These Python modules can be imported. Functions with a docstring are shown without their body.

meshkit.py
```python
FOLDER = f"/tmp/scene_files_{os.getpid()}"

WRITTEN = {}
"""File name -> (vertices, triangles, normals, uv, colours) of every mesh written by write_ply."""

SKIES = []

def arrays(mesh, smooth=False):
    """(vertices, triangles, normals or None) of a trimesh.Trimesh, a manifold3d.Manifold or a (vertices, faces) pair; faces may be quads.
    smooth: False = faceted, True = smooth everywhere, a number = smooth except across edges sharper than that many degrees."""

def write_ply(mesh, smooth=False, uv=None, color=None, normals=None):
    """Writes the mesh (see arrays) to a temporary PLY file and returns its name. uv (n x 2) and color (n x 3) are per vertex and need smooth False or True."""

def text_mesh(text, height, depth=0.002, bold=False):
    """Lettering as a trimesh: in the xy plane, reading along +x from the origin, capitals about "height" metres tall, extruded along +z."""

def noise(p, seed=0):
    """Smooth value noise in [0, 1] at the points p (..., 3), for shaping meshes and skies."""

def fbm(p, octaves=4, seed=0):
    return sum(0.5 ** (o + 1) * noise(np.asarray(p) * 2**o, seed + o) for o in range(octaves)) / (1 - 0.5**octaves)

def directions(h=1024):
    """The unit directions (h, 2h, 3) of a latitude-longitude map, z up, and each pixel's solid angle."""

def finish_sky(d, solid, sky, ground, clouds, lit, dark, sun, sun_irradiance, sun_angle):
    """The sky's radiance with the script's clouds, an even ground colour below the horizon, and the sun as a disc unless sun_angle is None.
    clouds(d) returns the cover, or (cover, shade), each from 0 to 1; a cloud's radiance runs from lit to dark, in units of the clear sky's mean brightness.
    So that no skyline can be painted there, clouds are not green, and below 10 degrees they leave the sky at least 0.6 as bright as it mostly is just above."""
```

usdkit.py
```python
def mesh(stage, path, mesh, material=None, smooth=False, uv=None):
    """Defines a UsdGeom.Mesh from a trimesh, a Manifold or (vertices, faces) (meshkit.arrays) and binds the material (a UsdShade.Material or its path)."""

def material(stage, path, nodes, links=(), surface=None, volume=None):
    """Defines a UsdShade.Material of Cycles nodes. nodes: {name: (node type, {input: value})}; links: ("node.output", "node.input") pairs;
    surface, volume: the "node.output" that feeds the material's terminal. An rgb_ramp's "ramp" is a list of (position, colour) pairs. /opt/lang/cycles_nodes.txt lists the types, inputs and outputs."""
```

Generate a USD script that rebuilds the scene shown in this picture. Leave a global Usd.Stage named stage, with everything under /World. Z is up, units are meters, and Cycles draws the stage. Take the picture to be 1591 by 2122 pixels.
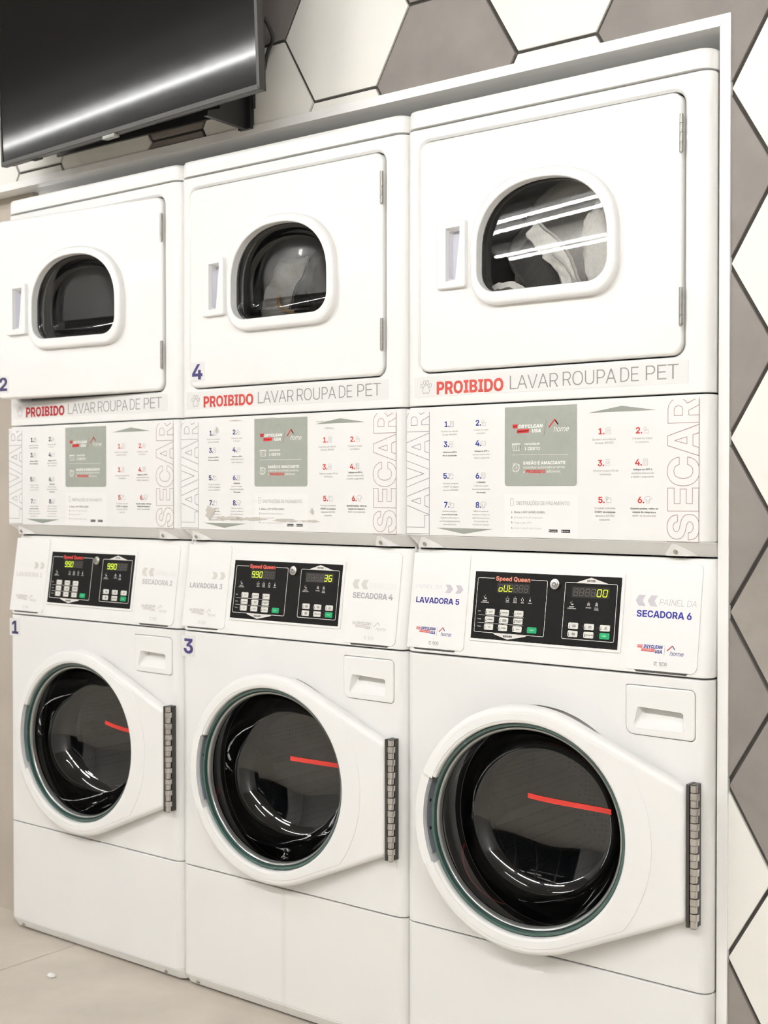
import math, random, glob
import numpy as np, trimesh, usdkit, meshkit, manifold3d, mapbox_earcut
from shapely import affinity, union_all, box as sbox
from shapely.geometry import Polygon, LineString, Point, MultiPolygon
from shapely.ops import unary_union
from pxr import Usd, UsdGeom, UsdShade, UsdLux, Gf, Sdf

random.seed(7); rng = np.random.default_rng(7)
stage = Usd.Stage.CreateInMemory()
UsdGeom.SetStageUpAxis(stage, UsdGeom.Tokens.z); UsdGeom.SetStageMetersPerUnit(stage, 1.0)
UsdGeom.Xform.Define(stage, '/World'); UsdGeom.Scope.Define(stage, '/World/Looks')

# ---------------------------------------------------------------- camera, exposure, light levels
FPX, CAM = 2745.36, (3.0535, -2.1951, 1.2014)
YAW, PITCH, ROLL = 0.6711, -0.0172, -0.0004
EXPOSURE = 1.20
TUBE = 62.0                       # emission of the ceiling tubes
cam = UsdGeom.Camera.Define(stage, '/World/camera')
cam.CreateHorizontalApertureAttr(36.0); cam.CreateVerticalApertureAttr(36.0 * 2122 / 1591)
cam.CreateFocalLengthAttr(FPX / 1591 * 36.0); cam.CreateExposureAttr(EXPOSURE)
cam.CreateFStopAttr(7.0); cam.CreateFocusDistanceAttr(2.62)
cam.CreateClippingRangeAttr(Gf.Vec2f(0.05, 60))
_f = np.array([-math.sin(YAW) * math.cos(PITCH), math.cos(YAW) * math.cos(PITCH), math.sin(PITCH)])
_r = np.array([math.cos(YAW), math.sin(YAW), 0]); _u = np.cross(_r, _f)
_r, _u = math.cos(ROLL) * _r + math.sin(ROLL) * _u, -math.sin(ROLL) * _r + math.cos(ROLL) * _u
cam.AddTransformOp().Set(Gf.Matrix4d(*_r, 0, *_u, 0, *(-_f), 0, *CAM, 1))
# a little daylight from outside the shop (only reaches in through nothing: the room is closed)
dome = UsdLux.DomeLight.Define(stage, '/World/sky'); dome.CreateIntensityAttr(0.3)

# ---------------------------------------------------------------- materials
def lin(c):
    c = np.asarray(c, float) / 255
    return tuple(np.where(c <= .04045, c / 12.92, ((c + .055) / 1.055) ** 2.4))

def mat(name, color, rough=.5, noise=0., scale=30., metal=0., spec=.5, bump=0., coat=0., emit=0., **kw):
    p = {'base_color': color, 'roughness': rough, 'metallic': metal, 'specular_ior_level': spec, 'coat_weight': coat, **kw}
    n, l = {'p': ('principled_bsdf', p)}, []
    if emit:
        p['emission_color'] = color; p['emission_strength'] = emit
    if noise or bump:
        n['tc'] = ('texture_coordinate', {}); n['n'] = ('noise_texture', {'scale': scale, 'detail': 5.0, 'roughness': .6})
        l.append(('tc.object', 'n.vector'))
    if noise:
        c = np.array(color)
        n['r'] = ('rgb_ramp', {'ramp': [(.3, tuple(c * (1 - noise))), (.7, tuple(np.minimum(c * (1 + noise), .95)))]})
        l += [('n.fac', 'r.fac'), ('r.color', 'p.base_color')]
    if bump:
        n['b'] = ('bump', {'strength': bump, 'distance': .002}); l += [('n.fac', 'b.height'), ('b.normal', 'p.normal')]
    return usdkit.material(stage, '/World/Looks/' + name, n, l, 'p.BSDF')

M = {}
M['enamel'] = mat('white_enamel', (.86, .855, .84), .42, .012, 6, coat=.12)
M['plastic'] = mat('white_plastic', (.87, .865, .85), .38, .01, 8)
M['lip'] = mat('cabinet_side', (.78, .76, .72), .45, .02, 8)
M['trim'] = mat('trim_paint', (.88, .87, .85), .35, .01, 10)
M['tile_w'] = mat('cream_tile', (.85, .835, .785), .55, .03, 5, bump=.05)
M['tile_g'] = mat('grey_tile', (.245, .221, .204), .6, .12, 7, bump=.06)
M['tile_b'] = mat('brown_grey_tile', (.30, .272, .244), .6, .2, 6, bump=.06)
M['grout'] = mat('grout', (.062, .057, .051), .9, .2, 40, bump=.2)
M['floor'] = mat('floor_tile', (.60, .545, .47), .5, .09, 5, bump=.03)
M['joint'] = mat('floor_joint', (.13, .115, .10), .9)
M['beige'] = mat('beige_plaster', (.47, .42, .36), .8, .06, 6, bump=.05)
M['ceil'] = mat('ceiling_paint', (.40, .395, .385), .8)
M['room'] = mat('room_paint', (.50, .495, .485), .8, .03, 3)
M['dark'] = mat('shadow_gap', (.02, .02, .02), .8)
M['rubber'] = mat('gasket_rubber', (.045, .045, .047), .45)
M['steel'] = mat('hinge_steel', (.62, .60, .58), .24, .08, 60, metal=1.)
M['steel_dark'] = mat('hinge_leaf', (.10, .095, .09), .35, metal=.8)
M['hinge_dull'] = mat('dull_hinge_steel', (.30, .285, .265), .4, .1, 60, metal=.7)
M['added_dark_glass'] = mat('added_dark_glass', (.015, .018, .025), .06)
M['screw'] = mat('screw_steel', (.42, .42, .38), .4, metal=.8)
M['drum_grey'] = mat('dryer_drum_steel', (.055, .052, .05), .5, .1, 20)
M['black'] = mat('panel_black', (.008, .0075, .007), .5, .15, 300, spec=.15)
M['ink_white'] = mat('print_white', (.80, .78, .74), .6)
M['display'] = mat('display_window', (.03, .027, .025), .12)
M['seg_off'] = mat('segment_off', (.07, .062, .056), .4)
M['seg_on'] = mat('segment_lit', (.50, .70, .015), .4, emit=.55)
M['key'] = mat('key_cap', (.76, .75, .70), .45)
M['start'] = mat('start_key', (.0, .36, .13), .45)
M['chrome'] = mat('lock_metal', (.60, .58, .55), .25, metal=1.)
M['tv_black'] = mat('television_shell', (.022, .021, .020), .45, .1, 80)
M['tv_bezel'] = mat('television_bezel', (.045, .042, .039), .4)
M['mount'] = mat('mount_steel', (.02, .02, .02), .4)
M['tape'] = mat('red_tape', lin((226, 62, 52)), .35)
M['latch'] = mat('latch_plate', (.42, .45, .50), .3, metal=.3)
M['sticker'] = mat('sticker_vinyl', (.845, .84, .825), .42)
M['sticker_pale'] = mat('sticker_pale_vinyl', (.79, .785, .77), .42)
M['sticker_white'] = mat('sticker_white_vinyl', (.87, .865, .85), .42)
M['grey_box'] = mat('sticker_grey', lin((160, 165, 155)), .42, .05, 60)
M['frame'] = mat('window_frame_plastic', (.86, .86, .855), .3)
M['lens_rim'] = mat('glass_edge_teal', (.032, .088, .076), .08, coat=1.)
M['chrome_rim'] = mat('glass_flange_silver', (.40, .41, .40), .18, metal=.7)
_inks = {}
def ink(rgb):
    k = tuple(rgb)
    if k not in _inks:
        _inks[k] = mat('ink_%02x%02x%02x' % k, tuple(x / 1.03 for x in lin(k)), .55)
    return _inks[k]

def glass(name, ior, tint, rough=.015):
    return usdkit.material(stage, '/World/Looks/' + name, {
        't': ('transparent_bsdf', {'color': tint}), 'g': ('glossy_bsdf', {'color': (1, 1, 1), 'roughness': rough}),
        'f': ('fresnel', {'IOR': ior}), 'm': ('mix_closure', {})},
        [('f.fac', 'm.fac'), ('t.BSDF', 'm.closure1'), ('g.BSDF', 'm.closure2')], 'm.closure')
M['glass'] = glass('door_glass', 1.55, (.72, .72, .71), .0)
M['clear'] = glass('clear_door_glass', 1.5, (.95, .95, .94), .0)
M['bowl_side'] = glass('bowl_side_glass', 1.75, (.13, .13, .13), .0)
M['grip'] = mat('shade_tinted_plastic', (.74, .74, .80), .4)  # bluish shade of the handle recess put into the plastic colour
M['niche'] = mat('niche_paint', (.84, .83, .81), .7)
M['bulkhead'] = mat('shaded_bulkhead_enamel', (.16, .155, .15), .5)  # greyed so its colour carries the shade inside the dryer opening
M['bowl'] = glass('bowl_glass', 1.8, (.42, .42, .41), .0)
# television screen: matte black with a soft sheen and a sharp clear film over it
M['screen'] = usdkit.material(stage, '/World/Looks/television_screen', {
    'd': ('diffuse_bsdf', {'color': (.006, .0055, .005)}), 'h': ('glossy_bsdf', {'color': (1, 1, 1), 'roughness': .17}), 'g': ('glossy_bsdf', {'color': (1, 1, 1), 'roughness': .062}),
    'a': ('mix_closure', {'fac': .008}), 'b': ('mix_closure', {'fac': .020})},
    [('d.BSDF', 'a.closure1'), ('h.BSDF', 'a.closure2'), ('a.closure', 'b.closure1'), ('g.BSDF', 'b.closure2')], 'b.closure')
# washer drum: dark steel with rows of small holes
M['drum'] = usdkit.material(stage, '/World/Looks/washer_drum_steel', {
    'tc': ('texture_coordinate', {}), 'v': ('voronoi_texture', {'scale': 92.0, 'randomness': .12}),
    'r': ('rgb_ramp', {'ramp': [(.20, (.004, .004, .004)), (.30, (.085, .08, .075))]}),
    'p': ('principled_bsdf', {'metallic': .6, 'roughness': .35})},
    [('tc.object', 'v.vector'), ('v.distance', 'r.fac'), ('r.color', 'p.base_color')], 'p.BSDF')
# kick panel with a thin vertical smear of dirt
M['kick_stained'] = usdkit.material(stage, '/World/Looks/stained_enamel', {
    'tc': ('texture_coordinate', {}), 's': ('separate_xyz', {}), 'n': ('noise_texture', {'scale': 14.0, 'detail': 4.0}),
    'a': ('math', {'math_type': 'subtract', 'value2': .337}), 'b': ('math', {'math_type': 'absolute'}),
    'm': ('map_range', {'from_min': .0, 'from_max': .011, 'to_min': .36, 'to_max': 0., 'clamp': True}),
    'x': ('math', {'math_type': 'multiply'}), 'c': ('mix_color', {'a': (.86, .85, .825), 'b': (.62, .58, .53)}),
    'p': ('principled_bsdf', {'roughness': .34, 'coat_weight': .25})},
    [('tc.object', 's.vector'), ('s.x', 'a.value1'), ('a.value', 'b.value1'), ('b.value', 'm.value'), ('tc.object', 'n.vector'),
     ('m.result', 'x.value1'), ('n.fac', 'x.value2'), ('x.value', 'c.fac'), ('c.result', 'p.base_color')], 'p.BSDF')
def cloth(name, c, rough=.9):
    return mat(name, c, rough, .08, 160, sheen_weight=.3, bump=.5)
M['cloth_w'] = cloth('white_cotton', (.84, .82, .78)); M['cloth_m'] = cloth('pale_grey_cotton', (.72, .70, .665)); M['cloth_g'] = cloth('grey_cotton', (.38, .36, .34))
M['cloth_d'] = cloth('charcoal_fabric', (.055, .052, .05)); M['cloth_k'] = cloth('dark_fabric', (.11, .105, .10)); M['cloth_o'] = cloth('ochre_fabric', (.36, .23, .10))
M['tube'] = usdkit.material(stage, '/World/Looks/lamp_tube', {'e': ('emission', {'color': (1.0, .993, .978), 'strength': TUBE})}, [], 'e.emission')

# ---------------------------------------------------------------- scene tree helpers
_used = {}
def path(name, parent):
    base = (parent.GetPath().pathString if parent else '/World')
    k = base + '/' + name; n = _used.get(k, -1) + 1; _used[k] = n
    return k if n == 0 else '%s_%03d' % (k, n)
def tag(o, label=None, cat=None, group=None, kind=None):
    for k, v in (('label', label), ('category', cat), ('group', group), ('kind', kind)):
        if v: o.SetCustomDataByKey(k, v)
    return o
def thing(name, label, cat, loc=(0, 0, 0), rotz=0, group=None, kind=None):
    x = UsdGeom.Xform.Define(stage, path(name, None)); x.AddTranslateOp().Set(Gf.Vec3d(*map(float, loc)))
    if rotz: x.AddRotateZOp().Set(rotz)
    return tag(x.GetPrim(), label, cat, group, kind)
def arr(m):
    v, f, _ = meshkit.arrays(m); return v, f
def obj(name, m, material, parent=None, smooth=32, tf=None, label=None):
    if isinstance(m, list): m = join(m)
    if tf is not None:
        v, f = arr(m); m = (tf(v), f)
    p = usdkit.mesh(stage, path(name, parent), m, M[material] if isinstance(material, str) else material, smooth).GetPrim()
    if label: p.SetCustomDataByKey('label', label)
    return p
def struct(name, m, material, parent=None, smooth=False):
    p = obj(name, m, material, parent, smooth)
    if parent is None: p.SetCustomDataByKey('kind', 'structure')
    return p
def join(ms):
    V, F, n = [], [], 0
    for m in ms:
        v, f = arr(m); V.append(v); F.append(f + n); n += len(v)
    return trimesh.Trimesh(np.vstack(V), np.vstack(F), process=False)

# ---------------------------------------------------------------- shape helpers
def rrect(x0, z0, x1, z1, r, n=6):
    r = r if np.ndim(r) else (r,) * 4; out = []        # corners: bl, br, tr, tl
    for (cx, cz, a0), q in zip(((x0 + r[0], z0 + r[0], 180), (x1 - r[1], z0 + r[1], 270), (x1 - r[2], z1 - r[2], 0), (x0 + r[3], z1 - r[3], 90)), r):
        for a in np.radians(np.linspace(a0, a0 + 90, n + 1)) if q > 0 else [np.radians(a0 + 45)]:
            out.append((cx + q * math.cos(a), cz + q * math.sin(a)))
    return np.array(out)
def circ(cx, cz, r, n=64, a0=0, a1=360):
    a = np.radians(np.linspace(a0, a1, n, endpoint=(a1 - a0 != 360))); return np.stack([cx + r * np.cos(a), cz + r * np.sin(a)], -1)
def dshape(x0, x1, z0, z1, rb, zc, n=28, e=2.25):
    cx, a, b = (x0 + x1) / 2, (x1 - x0) / 2, z1 - zc; out = []
    for c, a0 in (((x0 + rb), 180), ((x1 - rb), 270)):
        for t in np.radians(np.linspace(a0, a0 + 90, 8)): out.append((c + rb * math.cos(t), z0 + rb + rb * math.sin(t)))
    for t in np.linspace(0, math.pi, n):
        c, s = math.cos(t), math.sin(t); out.append((cx + a * np.sign(c) * abs(c) ** (2 / e), zc + b * abs(s) ** (2 / e)))
    return np.array(out)
def ccw(p):
    p = np.asarray(p, float); x, y = p[:, 0], p[:, 1]
    return p if np.sum(x * np.roll(y, -1) - np.roll(x, -1) * y) > 0 else p[::-1]
def offset(p, d):
    """inward offset of a CCW ring, vertex count kept"""
    if d == 0: return p
    e = np.roll(p, -1, 0) - p; e /= np.maximum(np.linalg.norm(e, axis=1, keepdims=True), 1e-12); n = np.stack([-e[:, 1], e[:, 0]], -1)
    m = n + np.roll(n, 1, 0); m /= np.maximum(np.linalg.norm(m, axis=1, keepdims=True), 1e-9)
    c = np.maximum(np.sum(m * n, 1, keepdims=True), .5); return p + m * d / c
def plate(pts, wf, wb, r=0., holes=(), hr=0., plane='xz', rb=0., nseg=4, hb=0.):
    """closed solid between the front wf and the back wb of an outline, front edge rounded by r, holes rounded by hr (a hole grows towards the front by hb)"""
    sg = 1 if wf > wb else -1; rings = []
    def layers(rr, rbk):
        L = []
        if rbk:
            for t in np.linspace(0, math.pi / 2, 3): L.append((rbk * (1 - math.sin(t)), wb + sg * rbk * (1 - math.cos(t))))
        else: L.append((0., wb))
        if rr:
            for t in np.linspace(0, math.pi / 2, nseg + 1): L.append((rr * (1 - math.cos(t)), wf - sg * rr * (1 - math.sin(t))))
        else: L.append((0., wf))
        return L
    loops = [(ccw(pts), layers(r, rb), 1)] + [(ccw(h), layers(hr, 0.), -1) for h in holes]
    V, F, first, last, n0 = [], [], [], [], 0
    for p, L, s in loops:
        n = len(p); idx = []
        for k, (o, w) in enumerate(L):
            g = hb * (w - wb) / (wf - wb) if s < 0 else 0
            q = offset(p, s * o - g); V.append(np.column_stack([q, np.full(n, w)])); idx.append(np.arange(n) + n0); n0 += n
        for a, b in zip(idx[:-1], idx[1:]):
            a1, b1 = np.roll(a, -1), np.roll(b, -1)
            t = np.vstack([np.stack([a, a1, b1], 1), np.stack([a, b1, b], 1)])
            F.append(t if s > 0 else t[:, ::-1])
        first.append(idx[0]); last.append(idx[-1])
    V = np.vstack(V)
    for sel, flip in ((last, False), (first, True)):
        ix = np.concatenate(sel); ends = np.cumsum([len(s) for s in sel]).astype(np.uint32)
        t = mapbox_earcut.triangulate_float64(V[ix, :2].copy(), ends).reshape(-1, 3).astype(int)
        A, B, C = (V[ix[t[:, k]], :2] for k in range(3)); ar = (B[:, 0] - A[:, 0]) * (C[:, 1] - A[:, 1]) - (B[:, 1] - A[:, 1]) * (C[:, 0] - A[:, 0])
        t = np.where((ar > 0)[:, None], t, t[:, ::-1]); F.append(ix[t[:, ::-1] if flip else t])
    F = np.vstack(F)
    if plane == 'xz': V = V[:, [0, 2, 1]]; ok = sg < 0       # x, z drawn, depth along y, seen from -y
    elif plane == 'yz': V = V[:, [2, 0, 1]]; ok = sg > 0
    else: ok = sg > 0
    return trimesh.Trimesh(V, F if ok else F[:, ::-1], process=False)
def man(m):
    v, f = arr(m); t = trimesh.Trimesh(v, f, process=False); t.merge_vertices()
    return manifold3d.Manifold(manifold3d.Mesh(np.asarray(t.vertices, np.float32), np.asarray(t.faces, np.uint32)))
def bx(x0, y0, z0, x1, y1, z1, r=0.):
    return plate(rrect(x0, z0, x1, z1, 0), y0, y1, r, rb=r, nseg=3)
def cyl(p0, p1, r, n=24, r1=None):
    p0, p1 = np.asarray(p0, float), np.asarray(p1, float); d = p1 - p0; L = np.linalg.norm(d); d /= L
    a = np.cross(d, [0, 0, 1]) if abs(d[2]) < .9 else np.cross(d, [1, 0, 0]); a /= np.linalg.norm(a); b = np.cross(d, a)
    t = np.linspace(0, 2 * math.pi, n, endpoint=False); c = np.outer(np.cos(t), a) + np.outer(np.sin(t), b)
    r1 = r if r1 is None else r1
    V = np.vstack([p0 + c * r, p1 + c * r1, p0[None], p1[None]]); i = np.arange(n); j = np.roll(i, -1)
    F = np.vstack([np.stack([i, j, j + n], 1), np.stack([i, j + n, i + n], 1), np.stack([j, i, np.full(n, 2 * n)], 1), np.stack([i + n, j + n, np.full(n, 2 * n + 1)], 1)])
    m = trimesh.Trimesh(V, F, process=False)
    if m.volume < 0: m = trimesh.Trimesh(V, F[:, ::-1], process=False)
    return m
def lathe(prof, cx, cz, n=96, flip=False):
    """profile of (radius, y) turned about the y axis through (cx, cz); open surface"""
    t = np.linspace(0, 2 * math.pi, n, endpoint=False); V = []; F = []
    for r, y in prof: V.append(np.stack([cx + r * np.cos(t), np.full(n, y), cz + r * np.sin(t)], -1))
    i = np.arange(n); j = np.roll(i, -1)
    for k in range(len(prof) - 1):
        F += [np.stack([i + k * n, j + k * n, j + (k + 1) * n], 1), np.stack([i + k * n, j + (k + 1) * n, i + (k + 1) * n], 1)]
    F = np.vstack(F); return trimesh.Trimesh(np.vstack(V), F[:, ::-1] if flip else F, process=False)
def tube(pts, r, n=10):
    pts = np.asarray(pts, float); return join([cyl(a, b, r, n) for a, b in zip(pts[:-1], pts[1:])] + [trimesh.creation.icosphere(1, r).apply_translation(p) for p in pts[1:-1]])

# ---------------------------------------------------------------- lettering: flat print
from PIL import Image, ImageDraw, ImageFont
FONT = glob.glob('/opt/blender-*/*/datafiles/fonts/Inter.woff2')[0]
_fonts, _words = {}, {}
def word(text, weight=400, size=72):
    k = (text, weight, size)
    if k in _words: return _words[k]
    if (weight, size) not in _fonts:
        f = ImageFont.truetype(FONT, size); f.set_variation_by_axes([32, weight]); _fonts[(weight, size)] = f
    f = _fonts[(weight, size)]; x0, y0, x1, y1 = f.getbbox(text, anchor='ls')
    im = Image.new('L', (x1 - x0 + 8, y1 - y0 + 8)); ImageDraw.Draw(im).text((4 - x0, 4 - y0), text, 255, font=f, anchor='ls')
    on = np.pad(np.asarray(im) > 127, ((0, 0), (1, 1))).astype(np.int8); d = np.diff(on, axis=1)
    rw, st = np.nonzero(d == 1); en = np.nonzero(d == -1)[1]
    g = union_all(sbox(st, -rw - 1, en, -rw)).buffer(.6).buffer(-.6).simplify(.6)
    s = 1 / (size * .727); g = affinity.affine_transform(g, [s, 0, 0, s, (-4 + x0 * 0) * s, (4 - y0) * s])
    _words[k] = g; return g                       # capitals 1 tall on the line y = 0, starting at x = 0
def text(t, x, z, cap, weight=400, align='l', width=None, skew=0., size=72, sx=1.):
    g = word(t, weight, size); w = g.bounds[2]
    s = (width / (w * cap)) if width else sx
    if skew: g = affinity.affine_transform(g, [1, skew, 0, 1, 0, 0])
    g = affinity.affine_transform(g, [cap * s, 0, 0, cap, 0, 0]); w = g.bounds[2]
    return affinity.translate(g, x - (w / 2 if align == 'c' else w if align == 'r' else 0), z)
def outline(g, t):
    return g.boundary.buffer(t / 2, cap_style='flat', join_style='mitre')
def line(pts, t): return LineString(pts).buffer(t / 2, cap_style='flat')
def poly(*p): return Polygon(p)
def flat(shapes, y):
    """flat print on the plane y (or y(z)) facing the room"""
    V, F, n = [], [], 0
    def parts(g):
        if g.is_empty: return
        if g.geom_type == 'Polygon': yield g
        elif hasattr(g, 'geoms'):
            for q in g.geoms: yield from parts(q)
    for sh in (shapes if isinstance(shapes, (list, tuple)) else [shapes]):
        for g in parts(sh):
            if g.area < 1e-10: continue
            rings = [np.array(g.exterior.coords)[:-1]] + [np.array(h.coords)[:-1] for h in g.interiors]
            P = np.vstack(rings); t = mapbox_earcut.triangulate_float64(P.copy(), np.cumsum([len(q) for q in rings]).astype(np.uint32)).reshape(-1, 3).astype(int)
            if not len(t): continue
            A, B, C = P[t[:, 0]], P[t[:, 1]], P[t[:, 2]]; ar = (B[:, 0] - A[:, 0]) * (C[:, 1] - A[:, 1]) - (B[:, 1] - A[:, 1]) * (C[:, 0] - A[:, 0])
            t = np.where((ar > 0)[:, None], t, t[:, ::-1])
            yy = y(P[:, 1]) if callable(y) else np.full(len(P), y)
            V.append(np.column_stack([P[:, 0], yy, P[:, 1]])); F.append(t + n); n += len(P)
    return trimesh.Trimesh(np.vstack(V), np.vstack(F), process=False)

# ================================================================ THE ROOM
YW = .030                                   # face of the tiled wall
NX0, NX1, NZ1 = -.62, 2.0502, 2.022         # the niche the machines stand in
RX0, RX1, RY0, RZ1 = -3.2, 5.2, -6.6, 2.75
YT = YW + .006                              # grout face
wall = plate(np.array([(RX0, 0), (NX0 - .006, 0), (NX0 - .006, NZ1 + .006), (NX1 + .006, NZ1 + .006), (NX1 + .006, 0), (RX1, 0), (RX1, RZ1), (RX0, RZ1)]), YT, YT + .12)
wall_back = thing('wall_back', None, None, kind='structure')
obj('grout', wall, 'grout', wall_back, False)
S3 = math.sqrt(3); HS, HX, HZ = .1783, .9982, 2.218
GREY = {(1, 0), (1, -1), (-1, -1), (3, 0), (3, 1), (3, 2), (3, 3), (3, 4), (3, 6), (4, 5), (-2, 0), (-2, 1), (-3, -1), (5, 2), (5, 5), (6, 3), (6, 5), (-6, 1), (-7, 3)}
BROWN = {(4, 4)}
opening = sbox(NX0 - .004, -1, NX1 + .004, NZ1 + .004); room_rect = sbox(RX0, 0, RX1, RZ1)
hr = random.Random(3)
for i in range(-16, 17):
    for j in range(-4, 9):
        cx, cz = HX + HS + 1.5 * HS * i, HZ - (S3 / 2 * HS if i % 2 else 0) - S3 * HS * j
        g = Polygon([(cx + (HS - .004) * math.cos(a), cz + (HS - .004) * math.sin(a)) for a in np.radians(range(0, 360, 60))])
        g = g.intersection(room_rect).difference(opening)
        if g.is_empty or g.area < 2e-4: continue
        far = cx > 3.2 or cx < -1.2
        k = 'tile_g' if (i, j) in GREY or (far and hr.random() < .35) else 'tile_b' if (i, j) in BROWN else 'tile_w'
        proud = hr.uniform(-.0008, .0012)
        for q in (g.geoms if g.geom_type == 'MultiPolygon' else [g]):
            if q.area < 2e-4: continue
            obj('hex_tile', plate(np.array(q.exterior.coords)[:-1], YW - proud, YT, .0018, nseg=2), k, wall_back, 25)
# niche: soffit, right reveal, back, and the plain wall left of the machines
struct('wall_niche', [bx(NX0, YT, NZ1 + .004, NX1 + .03, .78, NZ1 + .02), bx(NX1 + .004, YT + .002, 0, NX1 + .02, .78, NZ1 + .004), bx(NX0, .76, 0, NX1 + .02, .78, NZ1)], 'niche')
struct('wall_left_filler', bx(NX0 - .02, .090, 0, -.004, .11, NZ1 + .003), 'beige')
# white edging trim round the niche (mitred)
t_ = .0205
struct('trim_1', plate(np.array([(NX0 - t_, NZ1 + t_), (NX0, NZ1), (NX1, NZ1), (NX1 + t_, NZ1 + t_)]), YW - .004, YT + .02, .0008, nseg=2), 'trim', smooth=25)
struct('trim_2', plate(np.array([(NX1, 0), (NX1 + t_, 0), (NX1 + t_, NZ1 + t_), (NX1, NZ1)]), YW - .004, YT + .02, .0008, nseg=2), 'trim', smooth=25)
struct('trim_3', plate(np.array([(NX0, 0), (NX0, NZ1), (NX0 - t_, NZ1 + t_), (NX0 - t_, 0)]), YW - .004, YT + .02, .0008, nseg=2), 'trim', smooth=25)
# floor of large tiles
floor = thing('floor', None, None, kind='structure')
obj('screed', bx(RX0, RY0, -.06, RX1, .78, -.004), 'joint', floor, False)
TX, TY = 1.2, 1.2
for a in range(-3, 5):
    for b in range(-6, 2):
        x0, y0 = .256 + TX * a, -.80 + TY * b
        q = sbox(x0 + .0015, y0 + .0015, x0 + TX - .0015, y0 + TY - .0015).intersection(sbox(RX0, RY0, RX1, .78))
        if q.is_empty or q.area < .001: continue
        bb = q.bounds
        obj('floor_tile', plate(rrect(bb[0], bb[1], bb[2], bb[3], 0), 0, -.01, .001, plane='xy', nseg=2), 'floor', floor, 25)
struct('ceiling', bx(RX0, RY0, RZ1, RX1, .16, RZ1 + .05), 'ceil')
struct('wall_front', bx(RX0, RY0 - .05, 0, RX1, RY0, RZ1), 'room')
shop = thing('added_window_1', None, None, kind='structure')          # added unseen shop front, put there to darken reflections in the door glass
for a in range(5): obj('pane', bx(-1.75 + 1.2 * a, RY0 + .004, .12, -.65 + 1.2 * a, RY0 + .012, 2.45), 'added_dark_glass', shop, False)
obj('frame', [bx(-1.85 + 1.2 * a, RY0, 0, -1.75 + 1.2 * a, RY0 + .05, 2.55) for a in range(6)] + [bx(-1.75, RY0, 2.45, 4.15, RY0 + .05, 2.55), bx(-1.75, RY0, 0, 4.15, RY0 + .05, .12)], 'steel_dark', shop, False)
struct('wall_left', bx(RX0 - .05, RY0, 0, RX0, .15, RZ1), 'room')
struct('wall_right', bx(RX1, RY0, 0, RX1 + .05, .15, RZ1), 'room')

# ceiling lamps: twin tubes in white trays, in rows that run along the machines
def lamp(x, y, rotz, half, gap, label, group=None, r=.007):
    t = thing('ceiling_lamp', label, 'lamp', (x, y, RZ1), rotz, group)
    w = gap / 2 + .05
    obj('tray', bx(-half, -w, -.045, half, w, -.0005, .003), 'trim', t)
    for s in ((-gap / 2, gap / 2) if gap else (0,)):
        obj('tube', cyl((-half, s, -.063), (half, s, -.063), r, 14), 'tube', t, label='lit tube')
        for e in (-.8, .8): obj('lamp_holder', bx(e * half - .012, s - .008, -.0575, e * half + .012, s + .008, -.0455), 'trim', t)
for xx in (-2.6, -1.38, -.16, 2.28): lamp(xx, -1.50, 0, .61, 0, 'slim single-tube lamp in the ceiling row nearest the machines', 'slim ceiling lamps in the row nearest the machines', .0046)
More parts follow.
